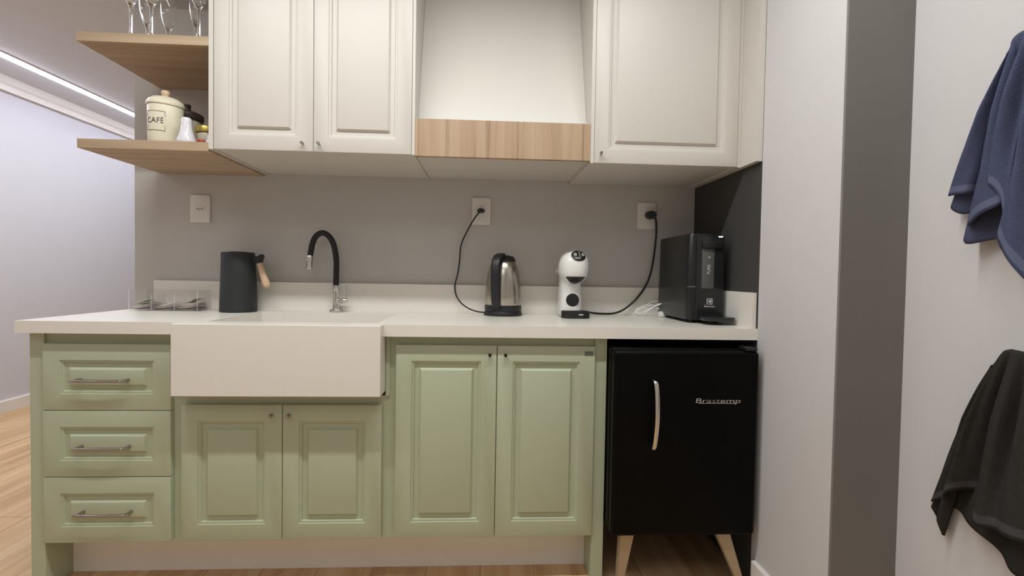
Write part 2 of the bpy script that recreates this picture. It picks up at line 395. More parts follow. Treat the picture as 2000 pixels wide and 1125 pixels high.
# ------------------------------------------------------------------ outlets
def outlet(x, z, label, kind):
    t = thing('wall_outlet', label, 'outlet', (x, -.004, z), 'white wall outlets above the counter')
    part('cover_plate', B(x-.0405, x+.0405, -.008, 0, z-.0585, z+.0585, bev=.003, seg=3), M['whiteplate'], t, 40)
    bm = bmesh.new()
    hexa = [(-.0215, 0), (-.013, -.0095), (.013, -.0095), (.0215, 0), (.013, .0095), (-.013, .0095)]
    prism(bm, [(x+a, z+b) for a, b in hexa], 'Y', -.0105, -.007)
    part('socket', bm, M['whiteplate'], t)
    if kind:
        bm = bmesh.new()
        for dx in (-.0095, 0, .0095):
            lathe(bm, [(0, 0), (.0026, 0), (.0026, .0008), (0, .0008)], (x+dx, -.0104, z+(-.0025 if dx == 0 else 0)), 14, 'Y')
        part('socket_hole', bm, M['ink'], t)
    return t
outlet(-1.1965, 1.306, 'empty white wall outlet below the left shelves', 1)
outlet(-.018, 1.323, 'white wall outlet above the kettle with a thin black plug in it', 0)
outlet(.709, 1.320, 'white wall outlet at right with a fat black plug in it', 0)

# ------------------------------------------------------------------ jug
c = (-1.0, -.088)
jg = thing('thermal_jug', 'matt black thermal jug with a pale wooden handle on the countertop', 'jug', (c[0], c[1], ZC))
z0 = ZC
bm = bmesh.new()
lathe(bm, [(0, z0), (.067, z0), (.0695, z0+.003), (.0692, z0+.008), (.066, z0+.12), (.0615, z0+.215), (.0595, z0+.237), (.0575, z0+.241), (.055, z0+.238), (.053, z0+.231), (0, z0+.231)], (*c, 0), 48)
for v in bm.verts:      # pouring lip to the left
    dx, dy = v.co.x-c[0], v.co.y-c[1]
    if v.co.z > z0+.2 and dx < 0:
        k = max(0, (v.co.z-z0-.2)/.041)*max(0, (-dx/.06))**10*.9
        v.co.x -= .012*k
part('body', bm, M['blackmatt'], jg, 50)
bm = bmesh.new(); lathe(bm, [(0, z0+.245), (.03, z0+.244), (.049, z0+.240), (.0535, z0+.233), (.0535, z0+.228), (0, z0+.228)], (*c, 0), 40)
part('lid', bm, M['black'], jg, 40)
bm = bmesh.new()
prism(bm, [(c[0]+.052, z0+.236), (c[0]+.064, z0+.222), (c[0]+.082, z0+.224), (c[0]+.089, z0+.236), (c[0]+.1, z0+.231), (c[0]+.094, z0+.214), (c[0]+.091, z0+.199), (c[0]+.072, z0+.197), (c[0]+.054, z0+.206)], 'Y', c[1]-.014, c[1]+.014)
bmesh.ops.bevel(bm, geom=bm.edges[:], offset=.003, segments=2, affect='EDGES')
part('thumb_lever', bm, M['blackmatt'], jg, 40)
bm = bmesh.new(); lathe(bm, [(0, 0), (.0095, 0), (.011, .01), (.0135, .05), (.016, .085), (.015, .1), (.0095, .108), (0, .11)], (0, 0, 0), 24)
for v in bm.verts:
    z = v.co.z; v.co = Matrix.Rotation(math.radians(-18), 3, 'Y') @ Vector((v.co.x, v.co.y, -z)); v.co += Vector((c[0]+.081, c[1], z0+.202))
    # drop below the lever, leaning outwards
part('grip', bm, M['beech'], jg, 50, 'pale wooden grip')

# ------------------------------------------------------------------ acrylic organiser and sachets
tx0, tx1, ty0, ty1, tz = -1.408, -1.143, -.125, -.022, ZC
tr = thing('acrylic_organizer', 'clear acrylic organizer holding sachets at the left end of the countertop', 'organizer', ((tx0+tx1)/2, (ty0+ty1)/2, tz))
th = .003
def sheet(name, *a):
    bm = B(*a)
    for fc_ in bm.faces:
        if min(e.calc_length() for e in fc_.edges) < .0035: fc_.material_index = 1
    return part(name, bm, [M['acrylic'], M['acryledge']], tr)
H = .083
sheet('base', tx0, tx1, ty0, ty1, tz, tz+th)
sheet('wall', tx0, tx1, ty0, ty0+th, tz+th, tz+H); sheet('wall', tx0, tx1, ty1-th, ty1, tz+th, tz+H)
sheet('wall', tx0, tx0+th, ty0+th, ty1-th, tz+th, tz+H); sheet('wall', tx1-th, tx1, ty0+th, ty1-th, tz+th, tz+H)
for x in (-1.322, -1.233): sheet('divider', x-.0015, x+.0015, ty0+th, ty1-th, tz+th, tz+H*.8)
def sachet(x, y, z, rz, tilt, m, label, w=.066, l=.078, bend=.006):
    bm = bmesh.new(); n = 8; G = {}
    for s in (0, 1):
        for i in range(n+1):
            for j in range(n+1):
                a, b = i/n*2-1, j/n*2-1
                t = .0004+.0022*(1-a*a)*(1-b*b)
                G[s, i, j] = bm.verts.new((a*w/2, b*l/2, (t if s else -t)+bend*math.sin(a*2.2+b)*.5))
    for s in (0, 1):
        for i in range(n):
            for j in range(n): bm.faces.new((G[s, i, j], G[s, i+1, j], G[s, i+1, j+1], G[s, i, j+1]))
    for i in range(n):
        for (p, q) in (((i, 0), (i+1, 0)), ((i, n), (i+1, n)), ((0, i), (0, i+1)), ((n, i), (n, i+1))):
            bm.faces.new((G[0, p[0], p[1]], G[0, q[0], q[1]], G[1, q[0], q[1]], G[1, p[0], p[1]]))
    R = Matrix.Rotation(rz, 3, 'Z') @ Matrix.Rotation(tilt, 3, 'Y')
    for v in bm.verts: v.co = R @ v.co
    o = obj('sachet', bm, m, None, 60); o.location = (x, y, z)
    return tag(o, label, 'sachet', 'sachets in the acrylic organizer')
zz = ZC+.003
xs = (-1.364, -1.277, -1.189); nm = ('left', 'middle', 'right')
for i, x in enumerate(xs):
    mm = (M['sach3'], M['sach3'], M['sach3'])[i]
    sachet(x, -.073, zz+.0065, .05*i-.05, 0, mm, 'sachet in painted shade brown at the bottom of the %s compartment of the organizer' % nm[i], .07, .085, .004)
    sachet(x-.002, -.075, zz+.0145, -.06, -.05, M['sach1'], 'pinkish paper sachet lying over the shade-brown one in the %s compartment' % nm[i], .07, .08, .006)
    sachet(x+.004, -.072, zz+.0245, .1, -.12 if i else .1, (M['sach2'], M['sach4'], M['sach1'])[i], ('pale green sachet on top in the left compartment of the organizer', 'cream sachet on top in the middle compartment of the organizer', 'second pinkish sachet higher up in the right compartment of the organizer')[i], .066, .078, .008)
sachet(xs[0]-.004, -.07, zz+.036, -.1, -.16, M['sach4'], 'cream sachet on top of the green one at the left of the organizer', .06, .075, .006)
sachet(xs[2]+.003, -.066, zz+.037, -.05, -.3, M['sach2'], 'green sachet tilted on top in the right compartment of the organizer', .05, .072, .006)

# ------------------------------------------------------------------ faucet
fx, fy = -.621, -.05
fc = thing('kitchen_faucet', 'kitchen faucet with black flexible hose and chrome base behind the sink', 'faucet', (fx, fy, ZC))
part('base_plate', B(fx-.021, fx+.021, fy-.021, fy+.021, ZC, ZC+.012, bev=.003), M['chrome'], fc, 40)
bm = bmesh.new(); lathe(bm, [(0, ZC+.01), (.0135, ZC+.01), (.0125, ZC+.03), (.0115, ZC+.072), (.0122, ZC+.074), (.0122, ZC+.112), (0, ZC+.112)], (fx, fy, 0), 28)
part('body', bm, M['chrome'], fc, 40)
bm = bmesh.new(); lathe(bm, [(0, .008), (.0095, .008), (.0095, .022), (.0105, .024), (.0105, .043), (.0095, .046), (0, .046)], (fx, fy, ZC+.048), 24, 'X')
lv = part('valve', bm, M['chrome'], fc, 40)
bm = bmesh.new(); tube(bm, [(fx+.0425, fy, ZC+.053), (fx+.0425, fy, ZC+.112)], .0026, 10); part('lever', bm, M['chrome'], lv, 40)
bm = bmesh.new()
tube(bm, spline([(fx, fy, ZC+.110), (fx+.001, fy, ZC+.17), (fx+.001, fy-.001, ZC+.22), (fx-.008, fy-.003, ZC+.275), (fx-.025, fy-.006, ZC+.312), (fx-.052, fy-.012, ZC+.329), (fx-.077, fy-.018, ZC+.314), (fx-.091, fy-.022, ZC+.28), (fx-.098, fy-.026, ZC+.232)], 8), .0118, 18)
part('hose', bm, M['rubber'], fc, 50, 'black flexible hose')
bm = bmesh.new(); tube(bm, [(fx-.098, fy-.026, ZC+.235), (fx-.0982, fy-.026, ZC+.232), (fx-.101, fy-.029, ZC+.182), (fx-.101, fy-.029, ZC+.178)], [.0118, .0128, .0128, .0115], 22)
part('spout', bm, M['chrome'], fc, 40)

# ------------------------------------------------------------------ kettle
kx, ky = .079, -.1015
kt = thing('electric_kettle', 'brushed steel electric kettle with black handle and base on the countertop', 'kettle', (kx, ky, ZC))
bm = bmesh.new(); lathe(bm, [(0, ZC), (.0795, ZC), (.0805, ZC+.004), (.0775, ZC+.014), (.076, ZC+.018), (0, ZC+.018)], (kx, ky, 0), 48)
bs = part('power_base', bm, M['black'], kt, 40)
bm = bmesh.new(); lathe(bm, [(0, ZC+.018), (.0745, ZC+.018), (.0765, ZC+.022), (.0765, ZC+.042), (0, ZC+.042)], (kx, ky, 0), 48)
part('lower_rim', bm, M['black'], kt, 40)
bm = bmesh.new(); lathe(bm, [(.0735, ZC+.042), (.0752, ZC+.046), (.0745, ZC+.085), (.0722, ZC+.125), (.0675, ZC+.165), (.060, ZC+.196), (.051, ZC+.218), (.044, ZC+.227), (0, ZC+.227)], (kx, ky, 0), 56)
part('body', bm, M['steel'], kt, 60)
bm = bmesh.new(); lathe(bm, [(.047, ZC+.222), (.049, ZC+.226), (.045, ZC+.236), (.033, ZC+.245), (.015, ZC+.250), (0, ZC+.251)], (kx, ky, 0), 40, sx=1.02)
part('lid', bm, M['black'], kt, 50)
ang = math.radians(-111); dr = Vector((math.cos(ang), math.sin(ang), 0)); sd = Vector((-dr.y, dr.x, 0))
path = [(.030, .247), (.056, .243), (.083, .232), (.097, .212), (.103, .18), (.103, .14), (.100, .10), (.094, .065), (.086, .045), (.074, .034)]
bm = bmesh.new(); P = spline([Vector((kx, ky, ZC+b))+dr*a for a, b in path], 5); rings = []
for i, p in enumerate(P):
    t = (P[min(i+1, len(P)-1)]-P[max(i-1, 0)]).normalized(); nn = t.cross(sd); wd = .0175-.002*abs(i/len(P)-.3); hh = .0095
    rings.append([bm.verts.new(p+sd*(wd*max(-1, min(1, 1.25*math.cos(a))))+nn*(hh*max(-1, min(1, 1.25*math.sin(a))))) for a in [2*math.pi*k/16 for k in range(16)]])
for a, b in zip(rings, rings[1:]):
    for k in range(16): bm.faces.new((a[k], a[(k+1) % 16], b[(k+1) % 16], b[k]))
bm.faces.new(rings[0]); bm.faces.new(rings[-1])
part('handle', bm, M['black'], kt, 60)
bm = bmesh.new(); box(bm, kx+.012, kx+.040, ky-.028, ky-.004, ZC+.226, ZC+.244, bev=.004); part('spout_cover', bm, M['black'], kt, 40)
bm = bmesh.new()
lathe(bm, [(0, 0), (.0155, 0), (.0165, .006), (.014, .022), (0, .026)], (-.0195, -.0105, 1.324), 24, 'Y', sx=1.05, sy=.62)
pg = part('plug', bm, M['black'], kt, 40)
bm = bmesh.new()
tube(bm, spline([(-.024, -.030, 1.319), (-.048, -.032, 1.287), (-.081, -.026, 1.227), (-.103, -.024, 1.172), (-.108, -.024, 1.106), (-.115, -.026, 1.051), (-.126, -.028, 1.003), (-.121, -.032, .962), (-.099, -.05, .929), (-.066, -.062, .906), (-.03, -.075, .894), (.003, -.086, .891)], 6), .0031, 10)
part('power_cord', bm, M['rubber'], kt, 60)

# ------------------------------------------------------------------ capsule coffee machine
cx, cy = .360, -.135
cm = thing('coffee_machine', 'white rounded capsule coffee machine with black round button on the countertop', 'coffee machine', (cx, cy, ZC))
# body: rounded column narrowing to the front
def rrect(x0, x1, y0, y1, rad, n=8):
    out = []
    for (qx, qy, a0) in ((x1-rad, y1-rad, 0), (x0+rad, y1-rad, 90), (x0+rad, y0+rad, 180), (x1-rad, y0+rad, 270)):
        for k in range(n+1):
            a = math.radians(a0+90*k/n); out.append((qx+rad*math.cos(a), qy+rad*math.sin(a)))
    return out
bm = bmesh.new(); lv = []
for z, xa, xb, ya, yb, rd in ((ZC+.002, .314, .400, -.172, -.042, .034), (ZC+.006, .3105, .403, -.176, -.04, .036), (ZC+.03, .311, .401, -.174, -.04, .036), (ZC+.10, .3135, .398, -.168, -.04, .036), (ZC+.15, .315, .399, -.165, -.04, .036), (ZC+.178, .3135, .402, -.16, -.04, .036), (ZC+.192, .314, .40, -.15, -.045, .034), (ZC+.2, .325, .39, -.14, -.055, .028)):
    lv.append([bm.verts.new((x, y, z)) for x, y in rrect(xa, xb, ya, yb, rd)])
for a, b in zip(lv, lv[1:]):
    n = len(a)
    for k in range(n): bm.faces.new((a[k], a[(k+1) % n], b[(k+1) % n], b[k]))
bm.faces.new(lv[0]); bm.faces.new(lv[-1])
# small side ridge of the tank lid
prism(bm, [(.3145, 1.057), (.302, 1.069), (.300, 1.071), (.318, 1.088)], 'Y', -.12, -.06)
part('body', bm, M['white'], cm, 50)
# head
bm = bmesh.new(); bmesh.ops.create_uvsphere(bm, u_segments=48, v_segments=28, radius=1)
hc = Vector((.362, -.150, 1.087))
for v in bm.verts:
    s = v.co; e = 2.35
    k = 1/((abs(s.x)**e+abs(s.y)**e+abs(s.z)**e)**(1/e))
    v.co = Vector((s.x*.0605*k, s.y*.075*k, s.z*.069*k)); v.co += hc
hdp = part('head', bm, M['white'], cm, 180)
def on_head(px, pz):       # point on the head's front surface
    e = 2.35; a = abs(px-hc.x)/.0605; b = abs(pz-hc.z)/.069
    return hc.y-.075*max(0, 1-a**e-b**e)**(1/e)
def head_point(x, z, off):
    p = Vector((x, on_head(x, z), z)); q_ = p-hc; e = 2.35
    g = Vector([math.copysign(abs(c_/r_)**(e-1)/r_, c_) for c_, r_ in zip(q_, (.0605, .075, .069))])
    return p+g.normalized()*off if g.length else p
def decal(poly, m, name, parent, off=.0012, seg=10):
    bm = bmesh.new(); mx = sum(p[0] for p in poly)/len(poly); mz = sum(p[1] for p in poly)/len(poly); R = []
    for k in range(seg, 0, -1):
        R.append([bm.verts.new(head_point(mx+(x-mx)*k/seg, mz+(z-mz)*k/seg, off)) for x, z in poly])
    R.insert(0, [bm.verts.new(head_point(x, z, -.001)) for x, z in poly])
    n = len(poly)
    for a, b in zip(R, R[1:]):
        for k in range(n): bm.faces.new((a[k], a[(k+1) % n], b[(k+1) % n], b[k]))
    cv = bm.verts.new(head_point(mx, mz, off))
    for k in range(n): bm.faces.new((R[-1][k], R[-1][(k+1) % n], cv))
    return part(name, bm, m, parent, 50)
EL = lambda x, z, a, b, n=32, t0=0, t1=360: [(x+a*math.cos(math.radians(t0+(t1-t0)*k/n)), z+b*math.sin(math.radians(t0+(t1-t0)*k/n))) for k in range(n)]
cp = decal(EL(.3725, 1.130, .030, .0215), M['black'], 'control_panel', cm)
for x in (.3585, .3905): decal(EL(x, 1.135, .0055, .0055, 16), M['logo'], 'button', cp, .0026, 3)
for x in (.3585, .3905): decal(EL(x, 1.1352, .003, .003, 12), M['grey_print'], 'button_mark', cp, .0034, 2)
decal([(.371, 1.147), (.379, 1.147), (.381, 1.121), (.375, 1.119)], M['grey_print'], 'lever', cp, .0034, 4)
decal([(.357, 1.122), (.376, 1.122), (.376, 1.1195), (.357, 1.1195)], M['logo'], 'display_bar', cp, .0026, 3)
# spout crescent under the head
def head_floor(x):
    return hc.z-.069*max(0, 1-(abs(x-hc.x)/.0605)**2.35)**(1/2.35)
mouth = [(.3255+.0755*k/18, 1.0475) for k in range(19)]+[(.401-.0755*k/18, max(head_floor(.401-.0755*k/18)+.0006, 1.0475-.0285*math.sin(math.pi*max(.02, min(.98, 1-k/18)))**.7)) for k in range(19)]
decal(mouth, M['black'], 'nozzle', cm, .0012, 8)
bm = bmesh.new(); lathe(bm, [(0, .0), (.0265, .0), (.0265, .004), (.0255, .0052), (0, .0052)], (.3585, -.1685, .9525), 40, 'Y'); part('brew_button', bm, M['black'], cm, 40)
bm = bmesh.new(); lv = []
for z, g in ((ZC, .0), (ZC+.002, .002), (ZC+.026, .0015), (ZC+.028, -.001)):
    lv.append([bm.verts.new((x, y, z)) for x, y in rrect(.3115-g, .4215+g, -.236-g, -.150, .04)])
for a, b in zip(lv, lv[1:]):
    n = len(a)
    for k in range(n): bm.faces.new((a[k], a[(k+1) % n], b[(k+1) % n], b[k]))
bm.faces.new(lv[0]); bm.faces.new(lv[-1])
dt = part('drip_tray', bm, M['black'], cm, 40)
part('badge', B(.372, .390, -.2388, -.2365, ZC+.0135, ZC+.0175), M['logo'], dt)
bm = bmesh.new()
tube(bm, [(.7005, -.011, 1.3225), (.7005, -.040, 1.3225)], [.020, .0175], 24)
for v in bm.verts: v.co = Vector((.7225+(v.co.x-.7005)*1.18, v.co.y, 1.3225+(v.co.z-1.3225)*.92))
pg = part('plug', bm, M['black'], cm, 40)
bm = bmesh.new()
tube(bm, spline([(.725, -.030, 1.319), (.739, -.034, 1.306), (.745, -.032, 1.26), (.744, -.030, 1.21), (.733, -.030, 1.11), (.712, -.032, 1.031), (.668, -.036, .962), (.612, -.045, .913), (.562, -.05, .892), (.50, -.055, .890), (.444, -.06, .896), (.395, -.06, .905)], 6), .0044, 12)
part('power_cord', bm, M['rubber'], cm, 60)

# ------------------------------------------------------------------ water purifier
wp = thing('water_purifier', 'slim black water purifier with pale printed logo at the right end of the counter', 'water purifier', (.83, -.2, ZC))
X0, X1, Y0, Y1, Z0, Z1 = .760, .894, -.362, -.03, .894, 1.216
bm = bmesh.new(); lv = []
for z, dx in ((Z0, 0), (Z0+.004, .002), (Z1-.006, .0), (Z1, -.004)):
    t = (z-Z0)/(Z1-Z0)
    lv.append([bm.verts.new((x, y, z)) for x, y in rrect(X0-dx-.002*(1-t), X1+dx-.004*t, Y0+.004*t, Y1, .022, 6)])
for a, b in zip(lv, lv[1:]):
    n = len(a)
    for k in range(n): bm.faces.new((a[k], a[(k+1) % n], b[(k+1) % n], b[k]))
bm.faces.new(lv[0]); bm.faces.new(lv[-1])
part('housing', bm, M['purif'], wp, 40)
fp = part('front_panel', B(.786, .891, -.3655, -.355, .899, 1.206, bev=.003), M['purif2'], wp, 40)
part('spout_recess', B(.806, .853, -.3672, -.362, 1.012, 1.168, bev=.002), M['recess'], wp, 40, 'lighter grey recess under the spout')
part('spout', B(.803, .880, -.378, -.36, 1.160, 1.188, bev=.006), M['black'], wp, 40)
part('status_light', B(.868, .882, -.3672, -.362, 1.2035, 1.2065), M['ledw'], wp, None, 'tiny white status light')
bm = bmesh.new(); box(bm, .758, .79, -.3625, -.33, 1.016, 1.019, bev=.001); part('seam_ring', bm, M['nickel'], wp)
# tray
bm = bmesh.new(); lv = []
for z, g in ((ZC+.014, -.004), (ZC+.018, 0), (ZC+.028, 0)): lv.append([bm.verts.new((x, y, z)) for x, y in rrect(.790-g, .902+g, -.452-g, -.34, .024, 6)])
for a, b in zip(lv, lv[1:]):
    n = len(a)
    for k in range(n): bm.faces.new((a[k], a[(k+1) % n], b[(k+1) % n], b[k]))
bm.faces.new(lv[0]); bm.faces.new(lv[-1]); part('drip_tray', bm, M['purif2'], wp, 40)
for x, y in ((.785, -.33), (.875, -.33), (.785, -.06), (.875, -.06)):
    bm = bmesh.new(); lathe(bm, [(0, ZC), (.010, ZC), (.010, Z0+.002), (0, Z0+.002)], (x, y, 0), 16); part('foot', bm, M['rubber'], wp)
# emblem: rounded square with arrow disc, and the maker's word
ex, ez, ey = .8385, .964, -.3664
bm = bmesh.new()
for a in ((ex-.0105, ex+.0105, ez+.0085, ez+.0105), (ex-.0105, ex+.0105, ez-.0105, ez-.0085), (ex-.0105, ex-.0085, ez-.0085, ez+.0085), (ex+.0085, ex+.0105, ez-.0085, ez+.0085)): box(bm, a[0], a[1], ey, ey+.001, a[2], a[3])
prism(bm, [(ex-.006, ez), (ex+.001, ez+.006), (ex+.001, ez-.006)], 'Y', ey, ey+.001)
prism(bm, [(ex+.003, ez+.0062), (ex+.0062, ez+.004), (ex+.0062, ez-.004), (ex+.003, ez-.0062)], 'Y', ey, ey+.001)
part('emblem', bm, M['logo'], fp)
part('lettering', face_front(text_bm('Electrolux', .0098, .0003), (ex, ey, ez-.0185)), M['logo'], fp)
bm = text_bm('PURE', .0155, .0003); R = Matrix.Rotation(math.pi/2, 4, 'Y')
for v in bm.verts: v.co = Vector((-v.co.y, v.co.x, v.co.z))
part('lettering', face_front(bm, (.832, -.3678, 1.083)), M['logo'], wp)
part('lettering', face_front(text_bm('4x', .011, .0003), (.833, -.3678, 1.128)), M['logo'], wp)
# white cord, tied up and lying beside the appliance
bm = bmesh.new()
def q(x, z, y=-.075): return (x, y, z)
for pts in ([q(.775, .945, -.035), q(.728, .944, -.05), q(.70, .932), q(.672, .919), q(.655, .906), q(.648, .896), q(.66, .889), q(.678, .893), q(.694, .904), q(.72, .921), q(.748, .936, -.08), q(.772, .937, -.085), q(.779, .929, -.09), q(.77, .914, -.095), q(.752, .903, -.1), q(.744, .906, -.1)],
            [q(.748, .917, -.085), q(.72, .917), q(.69, .918), q(.665, .917), q(.653, .911), q(.649, .9), q(.662, .894, -.085), q(.685, .9, -.085), q(.71, .915, -.085), q(.735, .930, -.085), q(.752, .934, -.085)],
            [q(.70, .926, -.08), q(.716, .931, -.08), q(.726, .924, -.082)]):
    tube(bm, spline(pts, 6), .0024, 8)
cd = part('power_cord', bm, M['white'], wp, 60, 'white cord tied in loops')
bm = B(.739, .766, -.115, -.085, ZC+.0005, ZC+.021, bev=.005); box(bm, .764, .772, -.112, -.105, ZC+.004, ZC+.009); box(bm, .764, .772, -.096, -.089, ZC+.012, ZC+.017)
part('plug', bm, M['white'], wp, 40, 'white plug lying on the counter')

# ------------------------------------------------------------------ fridge
FY, FX0, FX1, FZ0, FZ1 = -.600, .424, .906, .200, .8155
fr = thing('retro_fridge', 'small black retro fridge on splayed legs under the right end of the counter', 'fridge', (.66, -.3, 0))
part('body', B(FX0, FX1, FY+.045, -.06, FZ0, FZ1, bev=.008, seg=3), M['fridge'], fr, 40)
bm = B(FX0-.0, FX1+.0, FY, FY+.043, FZ0+.002, FZ1-.004, bev=.012, seg=4)
dr_ = part('door', bm, M['fridge'], fr, 40)
part('hinge', B(.862, .9, FY+.004, FY+.06, FZ1-.002, FZ1+.008, bev=.002), M['black'], fr)
bm = bmesh.new()
P = spline([(.5515, FY+.002, .716), (.5525, FY-.014, .7165), (.555, FY-.024, .706), (.557, FY-.031, .66), (.5575, FY-.034, .60), (.556, FY-.031, .55), (.5535, FY-.024, .506), (.552, FY-.012, .4945), (.5515, FY+.002, .494)], 5)
rings = []
for i, p in enumerate(P):
    t = (P[min(i+1, len(P)-1)]-P[max(i-1, 0)]).normalized(); s_ = Vector((1, 0, 0)); nn = t.cross(s_)
    rings.append([bm.verts.new(p+s_*(.0072*math.cos(a))+nn*(.004*math.sin(a))) for a in [2*math.pi*k/12 for k in range(12)]])
for a, b in zip(rings, rings[1:]):
    for k in range(12): bm.faces.new((a[k], a[(k+1) % 12], b[(k+1) % 12], b[k]))
bm.faces.new(rings[0]); bm.faces.new(rings[-1])
part('handle', bm, M['chrome'], dr_, 50, 'slim curved chrome handle')
bm = text_bm('Brastemp', .0405, .0012, .1, .97, -.0002)
mn = min(v.co.x for v in bm.verts); mxx = max(v.co.x for v in bm.verts)
for v in bm.verts: v.co.x = (v.co.x-(mn+mxx)/2)*.150/(mxx-mn); v.co.y *= .54
box(bm, -.064, .058, -.0084, -.0068, -.0012, .0012)
part('lettering', face_front(bm, (.7685, FY-.0012, .650)), M['chrome'], dr_, None, 'chrome script lettering')
def leg(xa, xb, y, dy, wt, wb, zt=FZ0+.004):
    bm = bmesh.new(); d = .017
    T = [(xa-wt/2, y-d), (xa+wt/2, y-d), (xa+wt/2, y+d), (xa-wt/2, y+d)]; Bq = [(xb-wb/2, y+dy-d*.5), (xb+wb/2, y+dy-d*.5), (xb+wb/2, y+dy+d*.5), (xb-wb/2, y+dy+d*.5)]
    A = [bm.verts.new((*p, zt)) for p in T]; C = [bm.verts.new((*p, 0)) for p in Bq]
    bm.faces.new(A); bm.faces.new(C)
    for i in range(4): bm.faces.new((A[i], A[(i+1) % 4], C[(i+1) % 4], C[i]))
    bmesh.ops.bevel(bm, geom=bm.edges[:], offset=.003, segments=2, affect='EDGES')
    return part('leg', bm, M['legwood'], fr, 40, 'tapered pale leg')
leg(.484, .4585, FY+.035, -.006, .047, .020); leg(.806, .885, FY+.035, -.006, .049, .022)
leg(.484, .4585, -.11, .01, .047, .020); leg(.806, .885, -.11, .01, .049, .022)

# ------------------------------------------------------------------ things on the lower shelf
zs1 = S1+TH
ccx, ccy = -1.125, -.352
cn = thing('coffee_canister', 'cream oval canister printed CAFÉ with wooden lid knob on the lower shelf', 'canister', (ccx, ccy, zs1))
RA, RB, ROT = .055, .043, math.radians(40)
def oval(bm, prof, n=56):
    R = []
    for s, h in prof:
        if s == 0: R.append([bm.verts.new((ccx, ccy, zs1+h))]); continue
        rg = []
        for k in range(n):
            a = 2*math.pi*k/n; cs, sn = math.cos(a), math.sin(a); e = 2/2.5
            x = RA*s*math.copysign(abs(cs)**e, cs); y = RB*s*math.copysign(abs(sn)**e, sn)
            rg.append(bm.verts.new((ccx+x*math.cos(ROT)-y*math.sin(ROT), ccy+x*math.sin(ROT)+y*math.cos(ROT), zs1+h)))
        R.append(rg)
    for a, b in zip(R, R[1:]):
        for k in range(n):
            j = (k+1) % n
            if len(a) == 1: bm.faces.new((a[0], b[k], b[j]))
            elif len(b) == 1: bm.faces.new((a[k], a[j], b[0]))
            else: bm.faces.new((a[k], a[j], b[j], b[k]))
    return bm
body = part('body', oval(bmesh.new(), [(0, 0), (.84, 0), (.90, .004), (.945, .02), (.965, .06), (.975, .135), (.965, .1365), (0, .1365)]), M['ceramic'], cn, 40)
lid = part('lid', oval(bmesh.new(), [(.97, .137), (1.03, .138), (1.045, .1415), (1.04, .146), (1.02, .148), (1.0, .15), (.93, .1565), (.7, .166), (.4, .171), (0, .172)]), M['ceramic'], cn, 40)
bm = bmesh.new(); lathe(bm, [(0, .168), (.009, .168), (.0085, .174), (.0125, .18), (.0135, .187), (.011, .193), (0, .196)], (ccx, ccy, zs1), 24)
part('knob', bm, M['beech'], lid, 60, 'round wooden knob')
def wrap(bm, ang0, z, off=.0006):
    """flat XY drawing wrapped on the oval wall around direction ang0"""
    for v in bm.verts:
        a = ang0+v.co.x/.060; d = Vector((math.cos(a), math.sin(a)))
        lx = d.x*math.cos(-ROT)-d.y*math.sin(-ROT); ly = d.x*math.sin(-ROT)+d.y*math.cos(-ROT); e = 2.5
        t = 1/((abs(lx)/RA)**e+(abs(ly)/RB)**e)**(1/e)
        h = v.co.y+z; t *= (.967+.008*max(0, (h-.06)/.075)); dd = t+off+v.co.z
        v.co = Vector((ccx+d.x*dd, ccy+d.y*dd, zs1+h))
    return bm
A0 = math.radians(-97)
tb = text_bm('CAFÉ', .026, .0003, 0, 1.08); bmesh.ops.subdivide_edges(tb, edges=[e for e in tb.edges if e.calc_length() > .003], cuts=2)
part('lettering', wrap(tb, A0, .078), M['ink'], body)
bm = bmesh.new()
def strip(x0, x1, y0, y1, n=10):
    for k in range(n): box(bm, x0+(x1-x0)*k/n, x0+(x1-x0)*(k+1)/n, y0, y1, -.0003, .0003)
strip(-.034, .038, .032, .0332); strip(.0372, .0384, .014, .0325, 1); strip(-.0346, -.0334, .014, .0325, 1)
part('label_frame', wrap(bm, A0, .078), M['ink'], body)
bm = bmesh.new(); strip(-.034, .038, -.0332, -.032); strip(.0372, .0384, -.0325, -.014, 1); strip(-.0346, -.0334, -.0325, -.014, 1)
part('label_frame', wrap(bm, A0, .078), M['ink'], body)

jx, jy = -1.118, -.236
jr = thing('storage_jar', 'jar with a dark brown knobbed lid behind the cream canister on the shelf', 'jar', (jx, jy, zs1))
bm = bmesh.new(); lathe(bm, [(0, zs1), (.046, zs1), (.05, zs1+.006), (.051, zs1+.10), (.047, zs1+.118), (.044, zs1+.124), (0, zs1+.124)], (jx, jy, 0), 40)
part('body', bm, M['jarglass'], jr, 40)
bm = bmesh.new(); lathe(bm, [(.045, zs1+.1245), (.053, zs1+.125), (.055, zs1+.131), (.054, zs1+.146), (.05, zs1+.149), (.03, zs1+.158), (.012, zs1+.161), (.011, zs1+.168), (.0125, zs1+.176), (.0115, zs1+.184), (0, zs1+.185)], (jx, jy, 0), 40)
part('lid', bm, M['darklid'], jr, 40)
sx, sy = -1.030, -.395
sh = obj('porcelain_shaker', (lambda b: (lathe(b, [(0, zs1), (.027, zs1), (.0305, zs1+.004), (.030, zs1+.012), (.024, zs1+.03), (.0185, zs1+.05), (.0165, zs1+.074), (.0165, zs1+.084), (.013, zs1+.090), (.0, zs1+.092)], (sx, sy, 0), 36), b)[1])(bmesh.new()), M['porcelain'], None, 60)
tag(sh, 'glossy white pear-shaped shaker in front of the jar on the lower shelf', 'shaker')
gx, gy = -.998, -.33
gj = thing('gold_lid_jar', 'small jar with a gold lid beside the cabinet on the lower shelf', 'jar', (gx, gy, zs1))
